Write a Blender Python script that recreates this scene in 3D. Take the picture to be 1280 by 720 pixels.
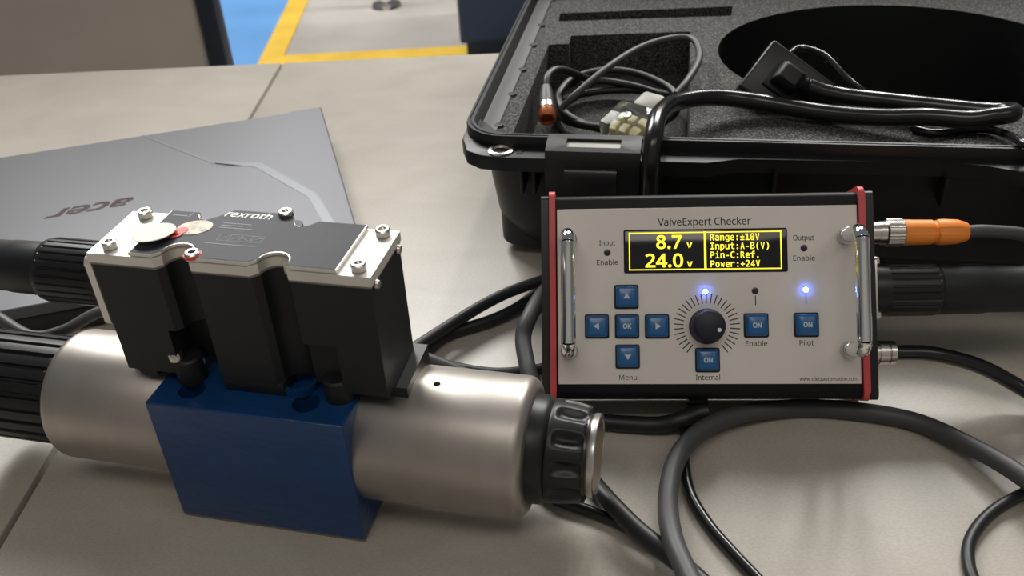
import bpy, bmesh, math, random
from mathutils import Vector, Matrix
random.seed(7)
PI = math.pi
for o in list(bpy.data.objects): bpy.data.objects.remove(o)
scene = bpy.context.scene
COL = scene.collection

# ------------------------------------------------------------ camera
cam = bpy.data.cameras.new('camera'); camo = bpy.data.objects.new('camera', cam); COL.objects.link(camo)
TH, RO = 0.5921, -0.0604
fw = Vector((0, math.cos(TH), -math.sin(TH))); rr = Vector((1, 0, 0)); uu = rr.cross(fw)
r2 = rr*math.cos(RO)+uu*math.sin(RO); u2 = -rr*math.sin(RO)+uu*math.cos(RO)
M = Matrix((r2, u2, -fw)).transposed().to_4x4(); M.translation = (0, 0, .3573)
camo.matrix_world = M
cam.sensor_width = 36; cam.lens = 1174.46/1280*36; cam.clip_start = .01; cam.clip_end = 50
cam.dof.use_dof = True; cam.dof.focus_distance = .50; cam.dof.aperture_fstop = 14.0
scene.camera = camo
# ------------------------------------------------------------ world, lights, exposure
w = bpy.data.worlds.new('world'); scene.world = w; w.use_nodes = True
w.node_tree.nodes['Background'].inputs[0].default_value = (.95, .96, 1, 1)
w.node_tree.nodes['Background'].inputs[1].default_value = .13
def area(name, loc, target, sx, sy, power, col):
    l = bpy.data.lights.new(name, 'AREA'); l.shape = 'RECTANGLE'; l.size = sx; l.size_y = sy; l.energy = power; l.color = col
    o = bpy.data.objects.new(name, l); COL.objects.link(o); o.location = loc
    o.rotation_euler = (Vector(target)-Vector(loc)).to_track_quat('-Z', 'Y').to_euler()
    return o
area('window_light', (-1.3, 3.6, 2.6), (0, .5, 0), 1.6, 1.5, 142, (1, .985, .95))
for k in range(3): area('window_light', (.75+.62*k, 3.4, 2.6), (0, .5, 0), .22, 1.3, 42, (1, .985, .94))
area('ceiling_lamp', (-.2, -.85, 2.55), (-.1, .3, 0), 1.6, .6, 12, (1, .93, .84))
area('ceiling_lamp', (1.5, -.85, 2.55), (.8, .3, 0), 1.2, .6, 5, (1, .93, .84))
vs = scene.view_settings; vs.view_transform = 'Standard'; vs.look = 'None'; vs.gamma = 1; vs.exposure = 0.0; vs.use_curve_mapping = False

# ------------------------------------------------------------ helpers
def empty(name, loc=(0, 0, 0), rz=0, mat=None):
    o = bpy.data.objects.new(name, None); COL.objects.link(o); o.empty_display_size = .02
    if mat is not None: o.matrix_world = mat
    else: o.location = loc; o.rotation_euler = (0, 0, rz)
    return o
def tag(o, label=None, cat=None, group=None, kind=None):
    for k, v in (('label', label), ('category', cat), ('group', group), ('kind', kind)):
        if v: o[k] = v
    return o
def mk(name, bm, mat, parent=None, label=None, cat=None, group=None, kind=None, ang=40, smooth=True):
    me = bpy.data.meshes.new(name)
    bmesh.ops.recalc_face_normals(bm, faces=bm.faces)
    bm.to_mesh(me); bm.free()
    return link(name, me, mat, parent, label, cat, group, kind, ang, smooth)
def link(name, me, mat, parent=None, label=None, cat=None, group=None, kind=None, ang=40, smooth=True):
    if smooth:
        me.shade_smooth(); me.set_sharp_from_angle(angle=math.radians(ang))
    if mat is not None and len(me.materials) == 0: me.materials.append(mat)
    o = bpy.data.objects.new(name, me); COL.objects.link(o)
    if parent is not None: o.parent = parent
    return tag(o, label, cat, group, kind)
def B(): return bmesh.new()
def box(bm, lo, hi, bev=0, seg=2):
    lo, hi = Vector(lo), Vector(hi)
    r = bmesh.ops.create_cube(bm, size=1)
    vs_ = r['verts']
    bmesh.ops.scale(bm, vec=hi-lo, verts=vs_); bmesh.ops.translate(bm, vec=(lo+hi)/2, verts=vs_)
    if bev > 0:
        es = {e for v in vs_ for e in v.link_edges}
        bmesh.ops.bevel(bm, geom=list(es), offset=bev, segments=seg, affect='EDGES', profile=.5)
    return bm
def basis(ax):
    ax = Vector(ax).normalized()
    h = Vector((0, 0, 1)) if abs(ax.z) < .9 else Vector((1, 0, 0))
    e1 = (h-ax*h.dot(ax)).normalized(); return ax, e1, ax.cross(e1)
def lathe(bm, prof, org=(0, 0, 0), ax=(1, 0, 0), n=48, rf=None):
    """prof: (along, radius) list; closed ends where radius is 0"""
    ax, e1, e2 = basis(ax); org = Vector(org); rings = []
    for i, (a, r) in enumerate(prof):
        if r < 1e-7: rings.append([bm.verts.new(org+ax*a)]); continue
        ring = []
        for k in range(n):
            t = 2*PI*k/n; q = r*(rf(i, a, t) if rf else 1)
            ring.append(bm.verts.new(org+ax*a+e1*(q*math.cos(t))+e2*(q*math.sin(t))))
        rings.append(ring)
    for A, C in zip(rings, rings[1:]):
        for k in range(n):
            k2 = (k+1) % n
            if len(A) == 1 and len(C) == 1: continue
            if len(A) == 1: bm.faces.new((A[0], C[k], C[k2]))
            elif len(C) == 1: bm.faces.new((A[k], C[0], A[k2]))
            else: bm.faces.new((A[k], C[k], C[k2], A[k2]))
    return bm
def catmull(pts, per=8):
    P = [Vector(p) for p in pts]; P = [2*P[0]-P[1]]+P+[2*P[-1]-P[-2]]; out = []
    for i in range(1, len(P)-2):
        p0, p1, p2, p3 = P[i-1:i+3]
        for j in range(per):
            t = j/per
            out.append(.5*((2*p1)+(p2-p0)*t+(2*p0-5*p1+4*p2-p3)*t*t+(3*p1-p0-3*p2+p3)*t**3))
    out.append(P[-2]); return out
def tube(bm, pts, r, n=14, per=8, smooth=True, rfun=None):
    pts = catmull(pts, per) if smooth else [Vector(p) for p in pts]
    T = [(pts[min(i+1, len(pts)-1)]-pts[max(i-1, 0)]).normalized() for i in range(len(pts))]
    _, e1, _ = basis(T[0]); rings = []
    for i, (p, t) in enumerate(zip(pts, T)):
        e1 = (e1-t*e1.dot(t)).normalized(); e2 = t.cross(e1); q = r*(rfun(i/(len(pts)-1)) if rfun else 1)
        rings.append([bm.verts.new(p+e1*(q*math.cos(2*PI*k/n))+e2*(q*math.sin(2*PI*k/n))) for k in range(n)])
    for A, C in zip(rings, rings[1:]):
        for k in range(n): bm.faces.new((A[k], A[(k+1) % n], C[(k+1) % n], C[k]))
    bm.faces.new(rings[0][::-1]); bm.faces.new(rings[-1])
    return bm
def prism(bm, poly, z0, z1, bev=0, f=None):
    """poly: 2-D outline, f maps (a, b, h) to a point (default x, y, z)"""
    f = f or (lambda a, b, h: (a, b, h))
    lo = [bm.verts.new(f(a, b, z0)) for a, b in poly]; hi = [bm.verts.new(f(a, b, z1)) for a, b in poly]
    n = len(poly); fs = [bm.faces.new(lo[::-1]), bm.faces.new(hi)]
    for i in range(n): bm.faces.new((lo[i], lo[(i+1) % n], hi[(i+1) % n], hi[i]))
    if bev > 0:
        es = list(fs[1].edges)
        bmesh.ops.bevel(bm, geom=es, offset=bev, segments=2, affect='EDGES', profile=.5)
    return bm
def rrect(x0, x1, y0, y1, r, n=8):
    out = []
    for cx, cy, a0 in ((x1-r, y1-r, 0), (x0+r, y1-r, PI/2), (x0+r, y0+r, PI), (x1-r, y0+r, 3*PI/2)):
        for i in range(n+1):
            t = a0+PI/2*i/n; out.append((cx+r*math.cos(t), cy+r*math.sin(t)))
    return out
def loft(bm, loops, cap0=True, cap1=True):
    R = [[bm.verts.new(p) for p in L] for L in loops]; n = len(R[0])
    for A, C in zip(R, R[1:]):
        for k in range(n): bm.faces.new((A[k], A[(k+1) % n], C[(k+1) % n], C[k]))
    if cap0: bm.faces.new(R[0][::-1])
    if cap1: bm.faces.new(R[-1])
    return bm
def cut(o, cutters):
    """subtract the listed bmeshes from object o for good"""
    tmp = []
    for c in cutters:
        me = bpy.data.meshes.new('cutter'); bmesh.ops.recalc_face_normals(c, faces=c.faces); c.to_mesh(me); c.free()
        co = bpy.data.objects.new('cutter', me); COL.objects.link(co); co.matrix_world = o.matrix_world.copy() if o.parent is None else o.parent.matrix_world @ o.matrix_local
        co.parent = o.parent; co.matrix_basis = o.matrix_basis
        m = o.modifiers.new('cut', 'BOOLEAN'); m.object = co; m.operation = 'DIFFERENCE'; m.solver = 'EXACT'; tmp.append(co)
    dg = bpy.context.evaluated_depsgraph_get(); dg.update()
    me = bpy.data.meshes.new_from_object(o.evaluated_get(dg))
    o.modifiers.clear(); o.data = me
    me.shade_smooth(); me.set_sharp_from_angle(angle=math.radians(35))
    for c in tmp: bpy.data.objects.remove(c)
import os
def bundled_font(fn):
    try: return bpy.data.fonts.load(os.path.join(bpy.utils.system_resource('DATAFILES'), 'fonts', fn))
    except Exception: return None
F_SANS = bundled_font('NotoSansMath-Regular.woff2'); F_MONO = bundled_font('DejaVuSansMono.woff2')
CAPS = {}
def raw_text(s, align, shear, offset, font):
    cu = bpy.data.curves.new('lettering', 'FONT'); cu.body = s; cu.align_x = align; cu.size = 1
    f_ = font or F_SANS
    if f_: cu.font = f_
    cu.shear = shear; cu.offset = offset; cu.extrude = .01; cu.resolution_u = 4
    o = bpy.data.objects.new('lettering', cu); COL.objects.link(o)
    dg = bpy.context.evaluated_depsgraph_get()
    me = bpy.data.meshes.new_from_object(o.evaluated_get(dg)); bpy.data.objects.remove(o)
    me.materials.clear(); return me
def text_mesh(s, size, align='CENTER', shear=0, offset=0, extrude=.00005, font=None):
    """letters with a cap height of 0.7 x size, middle of the caps on y = 0, built large and scaled down"""
    f_ = font or F_SANS
    if f_ not in CAPS:
        r = raw_text('H', 'LEFT', 0, 0, f_); ys = [v.co.y for v in r.vertices]; CAPS[f_] = (min(ys), max(ys)); bpy.data.meshes.remove(r)
    lo, hi = CAPS[f_]; k = .7*size/(hi-lo)
    me = raw_text(s, align, shear, offset/k, f_)
    for v in me.vertices: v.co = Vector((v.co.x*k, (v.co.y-(lo+hi)/2)*k, v.co.z/.01*extrude))
    return me
def text(name, s, size, loc, mat, parent, rot=None, wid=None, **k):
    me = text_mesh(s, size, **k)
    if wid:
        xs = [v.co.x for v in me.vertices]; cx = (min(xs)+max(xs))/2 if k.get('align', 'CENTER') == 'CENTER' else min(xs)
        sc = wid/(max(xs)-min(xs))
        for v in me.vertices: v.co.x = (v.co.x-cx)*sc
    o = link(name, me, mat, parent, smooth=False); o.location = loc
    if rot: o.rotation_euler = rot
    return o

# ------------------------------------------------------------ materials
def mat(name, col, rough=.5, metal=0, spec=.5, noise=None, bump=None, coat=0, emit=None, trans=0, aniso=0, stretch=None, ior=None):
    m = bpy.data.materials.new(name); m.use_nodes = True; nt = m.node_tree; p = nt.nodes['Principled BSDF']
    p.inputs['Base Color'].default_value = (*col, 1); p.inputs['Roughness'].default_value = rough; p.inputs['Metallic'].default_value = metal
    p.inputs['Specular IOR Level'].default_value = spec; p.inputs['Coat Weight'].default_value = coat
    p.inputs['Transmission Weight'].default_value = trans; p.inputs['Anisotropic'].default_value = aniso
    if ior: p.inputs['IOR'].default_value = ior
    if emit: p.inputs['Emission Color'].default_value = (*emit[0], 1); p.inputs['Emission Strength'].default_value = emit[1]
    tc = nt.nodes.new('ShaderNodeTexCoord'); mp = nt.nodes.new('ShaderNodeMapping'); nt.links.new(tc.outputs['Object'], mp.inputs[0])
    if stretch: mp.inputs['Scale'].default_value = stretch
    if noise:   # (scale, amount, detail)
        n = nt.nodes.new('ShaderNodeTexNoise'); n.inputs['Scale'].default_value = noise[0]; n.inputs['Detail'].default_value = noise[2] if len(noise) > 2 else 4
        nt.links.new(mp.outputs[0], n.inputs['Vector'])
        rp = nt.nodes.new('ShaderNodeValToRGB'); a = noise[1]
        rp.color_ramp.elements[0].position = .3; rp.color_ramp.elements[1].position = .7
        rp.color_ramp.elements[0].color = (*[max(0, c*(1-a)) for c in col], 1); rp.color_ramp.elements[1].color = (*[min(1, c*(1+a)) for c in col], 1)
        nt.links.new(n.outputs[0], rp.inputs[0]); nt.links.new(rp.outputs[0], p.inputs['Base Color'])
    if bump:    # (scale, strength, distance)
        n = nt.nodes.new('ShaderNodeTexNoise'); n.inputs['Scale'].default_value = bump[0]; n.inputs['Detail'].default_value = 3
        nt.links.new(mp.outputs[0], n.inputs['Vector'])
        b = nt.nodes.new('ShaderNodeBump'); b.inputs['Strength'].default_value = bump[1]; b.inputs['Distance'].default_value = bump[2]
        nt.links.new(n.outputs[0], b.inputs['Height']); nt.links.new(b.outputs[0], p.inputs['Normal'])
    return m
def table_mat():
    m = bpy.data.materials.new('table_laminate'); m.use_nodes = True; nt = m.node_tree; p = nt.nodes['Principled BSDF']
    p.inputs['Roughness'].default_value = .36
    tc = nt.nodes.new('ShaderNodeTexCoord'); mp = nt.nodes.new('ShaderNodeMapping'); mp.inputs['Scale'].default_value = (1, 1.7, 1)
    nt.links.new(tc.outputs['Object'], mp.inputs[0])
    def noise(sc, det, c0, c1, p0, p1, dist=0):
        n = nt.nodes.new('ShaderNodeTexNoise'); n.inputs['Scale'].default_value = sc; n.inputs['Detail'].default_value = det; n.inputs['Distortion'].default_value = dist
        nt.links.new(mp.outputs[0], n.inputs['Vector']); r = nt.nodes.new('ShaderNodeValToRGB')
        r.color_ramp.elements[0].position = p0; r.color_ramp.elements[1].position = p1
        r.color_ramp.elements[0].color = (*c0, 1); r.color_ramp.elements[1].color = (*c1, 1)
        nt.links.new(n.outputs[0], r.inputs[0]); return r
    a = noise(13, 6, (.435, .400, .345), (.490, .454, .396), .34, .66, .8)
    b = noise(520, 2, (.90, .895, .885), (1.0, 1.0, 1.0), .38, .60)
    mx = nt.nodes.new('ShaderNodeMix'); mx.data_type = 'RGBA'; mx.blend_type = 'MULTIPLY'; mx.inputs[0].default_value = 1
    nt.links.new(a.outputs[0], mx.inputs[6]); nt.links.new(b.outputs[0], mx.inputs[7]); nt.links.new(mx.outputs[2], p.inputs['Base Color'])
    bp_ = nt.nodes.new('ShaderNodeBump'); bp_.inputs['Strength'].default_value = .10; bp_.inputs['Distance'].default_value = .0006
    nt.links.new(b.outputs[0], bp_.inputs['Height']); nt.links.new(bp_.outputs[0], p.inputs['Normal']); return m
M_table = table_mat()
M_tedge = mat('table_edge', (.10, .09, .08), .6)
M_concrete = mat('concrete', (.50, .47, .43), .6, noise=(2.5, .18, 6))
M_bluefloor = mat('blue_floor_paint', (.16, .40, .80), .4, noise=(3, .08))
M_yellow = mat('yellow_line_paint', (.90, .58, .07), .5, noise=(9, .1))
M_taupe = mat('taupe_fabric', (.52, .46, .41), .8, noise=(4, .08))
M_navy = mat('navy_panel', (.012, .03, .07), .5)
M_navyedge = mat('dark_navy_edge', (.012, .018, .035), .5)
M_chrome = mat('chrome', (.85, .85, .85), .08, 1)
M_steel = mat('satin_steel', (.62, .60, .57), .28, 1, noise=(40, .06))
M_sol = mat('turned_aluminium', (.455, .42, .385), .42, .95, noise=(25, .05, 3), bump=(40, .02, .0003), stretch=(4, 1, 1))
M_plate = mat('bare_aluminium_plate', (.74, .71, .66), .45, .55, noise=(30, .04))
M_blue = mat('blue_paint', (.005, .044, .150), .33, noise=(25, .12), bump=(95, .6, .0012), stretch=(1, 1, 2.2), coat=.1)
M_gasket = mat('grey_gasket', (.22, .20, .17), .6)
M_black = mat('black_plastic', (.011, .012, .0135), .50, 0, .35, bump=(900, .1, .0002))
M_blacks = mat('black_satin_plastic', (.009, .0095, .0105), .38, 0, .4)
M_case = mat('black_case_plastic', (.009, .0095, .0105), .42, 0, .4, bump=(700, .12, .0002))
M_ledgesheen = mat('ledge_painted_sheen', (.15, .15, .155), .35)  # lighter grey carries the window reflection on the case ledge
M_darkfill = mat('black_rubber_and_recess_shade', (.006, .006, .008), .7)  # black rubber feet, also painted shade for gap, hole and slot
M_label = mat('dark_anodised_nameplate', (.024, .027, .035), .52, .0, .2, noise=(45, .15))
M_white = mat('white_print', (.85, .85, .85), .5)
M_faint = mat('faint_grey_print', (.05, .055, .065), .45, .3)
M_sticker = mat('pale_grey_sticker', (.55, .54, .50), .45, noise=(60, .05))
M_stickbase = mat('worn_cream_sticker', (.60, .50, .38), .5, noise=(260, .5))
M_red = mat('red_print', (.62, .06, .04), .5)
M_redrub = mat('red_rubber', (.60, .07, .075), .42)
M_goldface = mat('brassy_disc_face', (.52, .42, .28), .35, 1)
M_panel = mat('brushed_alu_panel', (.74, .695, .64), .5, .12, noise=(18, .05, 6))
M_boxblk = mat('anodised_black_profile', (.004, .004, .005), .45, 0, .2)
M_ink = mat('black_ink', (.012, .012, .012), .6)
M_btn = mat('blue_button', (.006, .11, .31), .3, coat=.2)
M_btnrim = mat('dark_button_surround', (.008, .014, .03), .4)
M_icon = mat('button_icon_print', (.55, .62, .66), .5)
M_knob = mat('navy_knob', (.005, .006, .022), .5)
M_dispblk = mat('display_glass', (.010, .010, .014), .12)
M_oled = mat('yellow_display_light', (.9, .8, .05), .5, emit=((1, .86, .03), 1.15))
M_ledon = mat('lit_blue_led', (.3, .5, 1), .3, emit=((.04, .12, 1), 70))
M_ledcore = mat('led_core_light', (.8, .9, 1), .3, emit=((.30, .55, 1), 30))
M_ledoff = mat('unlit_led', (.035, .02, .025), .25)
M_orange = mat('orange_plastic', (.95, .29, .04), .45, bump=(300, .1, .0003))
M_nickel = mat('nickel_plated', (.72, .68, .62), .25, 1)
M_cable = mat('matt_black_cable', (.014, .0145, .016), .45)
M_gloss = mat('glossy_black_cable', (.012, .012, .013), .22)
M_greyc = mat('dark_grey_cable', (.060, .060, .062), .5)
M_lap = mat('laptop_lid_metal', (.085, .088, .100), .42, .35, noise=(6, .04))
M_lapcr = mat('laptop_lid_crease', (.105, .11, .125), .38, .45)
M_lapbase = mat('laptop_base_plastic', (.014, .014, .016), .5)
M_logo = mat('dark_red_logo', (.035, .010, .012), .2)
M_clear = mat('clear_plastic', (.90, .92, .86), .05, trans=.96, ior=1.2)
M_pcb = mat('yellowish_terminals', (.62, .56, .34), .4)
M_copper = mat('copper_orange_ring', (.45, .13, .05), .35, .5)
M_greyp = mat('pale_grey_plastic_and_glint', (.36, .35, .31), .5)  # grey gland plastic, also the painted glint in the latch slot
def foam_mat():
    m = bpy.data.materials.new('speckled_foam'); m.use_nodes = True; nt = m.node_tree; p = nt.nodes['Principled BSDF']
    p.inputs['Roughness'].default_value = .85
    tc = nt.nodes.new('ShaderNodeTexCoord'); n = nt.nodes.new('ShaderNodeTexNoise'); n.inputs['Scale'].default_value = 900; n.inputs['Detail'].default_value = 1
    nt.links.new(tc.outputs['Object'], n.inputs['Vector'])
    r = nt.nodes.new('ShaderNodeValToRGB'); r.color_ramp.elements[0].position = .46; r.color_ramp.elements[0].color = (.008, .008, .008, 1)
    r.color_ramp.elements[1].position = .66; r.color_ramp.elements[1].color = (.14, .137, .13, 1)
    nt.links.new(n.outputs[0], r.inputs[0]); nt.links.new(r.outputs[0], p.inputs['Base Color'])
    b = nt.nodes.new('ShaderNodeBump'); b.inputs['Strength'].default_value = .6; b.inputs['Distance'].default_value = .001
    nt.links.new(n.outputs[0], b.inputs['Height']); nt.links.new(b.outputs[0], p.inputs['Normal']); return m
M_foam = foam_mat()
M_well = mat('smooth_black_liner', (.006, .007, .007), .5)

# ------------------------------------------------------------ floor
FZ = -.75
mk('floor', box(B(), (-6, -3, FZ-.1), (6, 9, FZ)), M_concrete, kind='structure', smooth=False)
mk('wall_light_block', box(B(), (-6, -1.7, FZ), (6, -1.55, 2.9)), mat('grey_light_block', (.22, .21, .20), .8), kind='structure', smooth=False)  # unseen wall added behind the camera to block world light from the front
mk('trim_1', prism(B(), [(-6, 3.07), (-.79, 3.07), (-.83, 3.85), (-.83, 9), (-6, 9)], FZ, FZ+.002), M_bluefloor, kind='structure', smooth=False, label='glossy blue painted floor zone beyond the table')
mk('trim_2', prism(B(), [(-.815, 3.07), (-.735, 3.16), (-.745, 3.85), (-.75, 6), (-.83, 6), (-.825, 3.85)], FZ+.002, FZ+.004), M_yellow, kind='structure', smooth=False, label='yellow floor line running away from the table')
mk('trim_3', prism(B(), [(-.815, 3.07), (3, 3.0), (3, 3.08), (-.735, 3.16)], FZ+.0022, FZ+.0042), M_yellow, kind='structure', smooth=False, label='yellow floor line running across behind the table')

# ------------------------------------------------------------ table
tb = empty('work_table', (0, 0, 0), -.044)
tag(tb, 'pale beige laminate table carrying all the equipment', 'table')
def tpanel(x0, x1):
    return box(B(), (x0, -.15, -.03), (x1, .9886, 0), .0015, 2)
mk('table_panel', tpanel(-1.05, -.2812), M_table, tb)
mk('table_panel', tpanel(-.2780, 1.15), M_table, tb)
mk('table_frame', box(B(), (-1.0, -.1, -.07), (1.1, .95, -.031), .002), M_tedge, tb)
for x in (-.95, 1.05):
    for y in (-.05, .90):
        mk('leg', box(B(), (x-.025, y-.025, FZ), (x+.025, y+.025, -.07), .003), M_tedge, tb)

# ------------------------------------------------------------ background furniture
pt = empty('partition_screen', (-.62, 1.66, FZ), 0.03)
tag(pt, 'taupe upholstered partition with a dark navy edge standing behind the table', 'partition')
mk('fabric_panel', box(B(), (-.75, -.02, .05), (.10, .02, 1.5), .012, 3), M_taupe, pt)
mk('edge_post', box(B(), (.102, -.024, 0), (.135, .024, 1.52), .006), M_navyedge, pt)
mk('foot', box(B(), (-.6, -.15, 0), (-.55, .15, .05), .006), M_navyedge, pt)
mk('foot', box(B(), (.09, -.15, 0), (.14, .15, .03), .006), M_navyedge, pt)
nv = empty('storage_cabinet', (.30, 3.02, FZ), 0.0)
tag(nv, 'dark navy cabinet standing on the floor behind the equipment case', 'cabinet')
mk('body', box(B(), (-.42, -.02, .06), (.55, .5, 1.5), .008), M_navy, nv)
mk('door', box(B(), (-.41, -.045, .08), (.06, -.021, 1.48), .004), M_navy, nv)
mk('door', box(B(), (.065, -.045, .08), (.54, -.021, 1.48), .004), M_navy, nv)
mk('plinth', box(B(), (-.40, 0, 0), (.53, .48, .06)), M_navyedge, nv)
pf = empty('pole_foot', (-.42, 3.66, FZ+.0))
tag(pf, 'small chrome pole with round foot standing on the bare floor', 'pole')
mk('base_disc', lathe(B(), [(.0002, 0), (.0002, .06), (.012, .055), (.02, .03), (.02, 0)], ax=(0, 0, 1), n=28), M_steel, pf)
mk('pole', lathe(B(), [(.02, 0), (.02, .022), (1.1, .022), (1.1, 0)], ax=(0, 0, 1), n=20), M_chrome, pf)

# ------------------------------------------------------------ laptop
LA = .2434
lt = empty('laptop', (-.1622, .8008, 0), LA)     # origin: back right corner
tag(lt, 'closed dark grey laptop lying behind the valve', 'laptop')
LW, LD = .363, .255
mk('base', box(B(), (-LW+.002, -LD+.003, .002), (-.002, -.004, .0195), .004, 3), M_lapbase, lt)
def lid():
    bm = B()
    prism(bm, [(-LW, -LD), (0, -LD), (0, 0), (-.028, 0), (-.030, -.005), (-LW+.03, -.005), (-LW+.028, 0), (-LW, 0)], .0205, .0282, .0012)
    return bm
mk('lid', lid(), M_lap, lt, smooth=False)
mk('hinge_bar', box(B(), (-LW+.032, -.006, .006), (-.032, .001, .0235), .002), M_lapbase, lt)
for x in (-.05, -LW+.05):
    for y in (-.03, -LD+.03): mk('rubber_foot', box(B(), (x-.02, y-.006, 0), (x+.02, y+.006, .003), .001), M_darkfill, lt)
def crease(pts, wd):
    bm = B(); n = len(pts); L = []; R_ = []
    for i, p in enumerate(pts):
        a = Vector(pts[max(i-1, 0)]); b = Vector(pts[min(i+1, n-1)]); t = (b-a).normalized(); nn = Vector((-t.y, t.x))
        L.append(Vector(p)+nn*wd/2); R_.append(Vector(p)-nn*wd/2)
    prism(bm, [tuple(v) for v in L]+[tuple(v) for v in R_[::-1]], .0275, .0284); return bm
mk('lid_crease', crease([(-.155, -.003), (-.095, -.085), (-.075, -.098)], .0022), M_lapcr, lt)
mk('lid_crease', crease([(-.095, -.085), (-.062, -.100), (-.025, -.170), (-.015, -.235)], .0075), M_lapcr, lt)
text('logo', 'acer', .0205, (-.1880, -.1290, .0283), M_logo, lt, rot=(0, 0, PI), wid=.064, shear=.35, offset=.0007)

# ------------------------------------------------------------ proportional valve
VY = -.2601
vv = empty('proportional_valve', (-.1748, .3399, 0), VY)
tag(vv, 'hydraulic valve with blue block, steel solenoids and black electronics tower', 'valve')
L_, W_, H_ = .0989, .070, .0768
mk('base_plate', box(B(), (.001, .001, 0), (L_-.0005, W_-.001, .0022), .0004), M_gasket, vv, label='thin grey sealing plate')
body = mk('valve_block', box(B(), (0, 0, .0022), (L_, W_, H_), .0011, 3), M_blue, vv, label='blue painted block')
cut(body, [lathe(B(), [(0, 0), (0, .0064), (.02, .0064), (.02, 0)], (x, y, H_-.015), (0, 0, 1), 32) for x, y in ((.0181, .0126), (.0762, .0126), (.0181, .0574), (.0762, .0574))])
AX = (.035, .0445)
def solenoid(prof, name, m=M_sol): return mk(name, lathe(B(), prof, (0, AX[0], AX[1]), (1, 0, 0), 96), m, vv)
Rs = .034; fil = [(math.sin(t)*.006, math.cos(t)*.006) for t in [PI/2*i/6 for i in range(7)]]
sr = solenoid([(L_-.001, 0), (L_-.001, Rs-.0006), (L_+.0006, Rs)]+[(.172+a, Rs-.006+b) for a, b in fil]+[(.178, 0)], 'solenoid')
cut(sr, [lathe(B(), [(0, 0), (0, .0017), (.02, .0017), (.02, 0)], (.1330, .034, .07), (0, 0, 1), 20)])
sl = solenoid([(.001, 0), (.001, Rs-.0006), (-.0006, Rs)]+[(-.063-a, Rs-.006+b) for a, b in fil]+[(-.069, 0)], 'solenoid')
# right hand end: collar, fluted nut, metal disc
mk('collar', lathe(B(), [(.1775, 0), (.1775, .0262), (.1835, .0258), (.1855, .0245), (.1865, .0236), (.1865, 0)], (0, *AX), (1, 0, 0), 64), M_blacks, vv)
def flute(i, a, t):
    s = max(0, math.cos(11*t)+.15)/1.15; e = max(0, 1-((a-.1965)/.0072)**2)
    return 1-.12*(s**.7)*(e**.5)
prof = [(.1862, 0), (.1862, .0238), (.1868, .0246)]+[(.187+.016*i/20, .0247-.0019*(i/20)**2) for i in range(21)]+[(.2038, .0222), (.2042, .0205), (.2042, 0)]
mk('fluted_nut', lathe(B(), prof, (0, *AX), (1, 0, 0), 176, flute), M_blacks, vv, label='black fluted nut', ang=60)
ed = mk('end_disc', lathe(B(), [(.2042, 0), (.2042, .0190), (.2062, .0198), (.2082, .0198), (.2088, .0190), (.2088, .0172), (.2082, .0168), (.2082, 0)], (0, *AX), (1, 0, 0), 64), M_steel, vv, label='shiny metal end disc')
mk('disc_face', lathe(B(), [(.2081, 0), (.2081, .0165), (.2085, .0165), (.2085, 0)], (0, *AX), (1, 0, 0), 48), M_goldface, ed)
# left hand cap with ribs
def ribs(i, a, t):
    return 1-(.05 if (t*24/(2*PI)) % 1 > .70 else 0)*(1 if -.125 < a < -.072 else 0)
mk('ribbed_cap', lathe(B(), [(-.0665, 0), (-.0665, .0282), (-.0705, .0288), (-.0721, .0288), (-.0745, .0288), (-.095, .0288), (-.122, .0288), (-.1251, .0288), (-.128, .028), (-.130, .026), (-.130, 0)], (0, *AX), (1, 0, 0), 272, ribs), M_blacks, vv, label='black ribbed cap', ang=25)
mk('red_mark', box(B(), (-.0702, .0333, .0722), (-.0685, .0362, .0735)), M_red, vv)
# electronics tower outline (u, v) with four bolt channels
U0, U1, V0, V1 = -.0160, .1172, .0145, .0528
VM_ = .0572
def notch(uc, vedge, depth, sgn, hw=.0074, flare=.003, n=10):
    """points of a U-shaped channel cut, in order of increasing u for sgn +1"""
    pts = [(uc-hw-flare, vedge), (uc-hw, vedge+sgn*flare)]
    cy = vedge+sgn*(depth-hw)
    for i in range(n+1):
        t = PI-PI*i/n; pts.append((uc+hw*math.cos(t), cy+sgn*hw*math.sin(t)))
    pts += [(uc+hw, vedge)]
    return pts
def outline(g=0, u0=U0, u1=U1):
    f = [(u0+g, V0+g)]+notch(.0270, V0+g, .0112, 1)+notch(.0725, V0+g, .0104, 1)+[(u1-g, V0+g), (u1-g, V1-g)]
    bk = [(.0635, VM_-g), (.0660, VM_-g-.002), (.0690, .0480), (.0725, .0462), (.0760, .0476), (.0795, V1-g)]
    bk2 = [(.0200, V1-g), (.0205, .0500), (.0225, .0470), (.0265, .0458), (.0300, .0490), (.0340, VM_-g-.002), (.0365, VM_-g)]
    return f+bk[::-1]+bk2[::-1]+[(u0+g, V1-g)]
h0, h1 = .0835, .1440
def tower(z0, z1, g):
    return prism(B(), outline(g), z0, z1)
tw = mk('electronics_housing', tower(h0, h1, .0008), M_black, vv, label='black plastic electronics housing')
cut(tw, [box(B(), (.0130, .005, .07), (.0300, .030, .1090)), box(B(), (.0790, .005, .07), (.0955, .0205, .1095))])
mk('housing_foot', box(B(), (.0346, .0154, H_-.0002), (.0650, .0520, .0840), .0006), M_black, vv)
mk('housing_lower_skirt', prism(B(), [(-.0152, .0905), (-.0095, .0800), (-.0010, .0800), (-.0010, .0905)], .0160, .0520, f=lambda a, b, h: (a, h, b)), M_black, vv)
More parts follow.
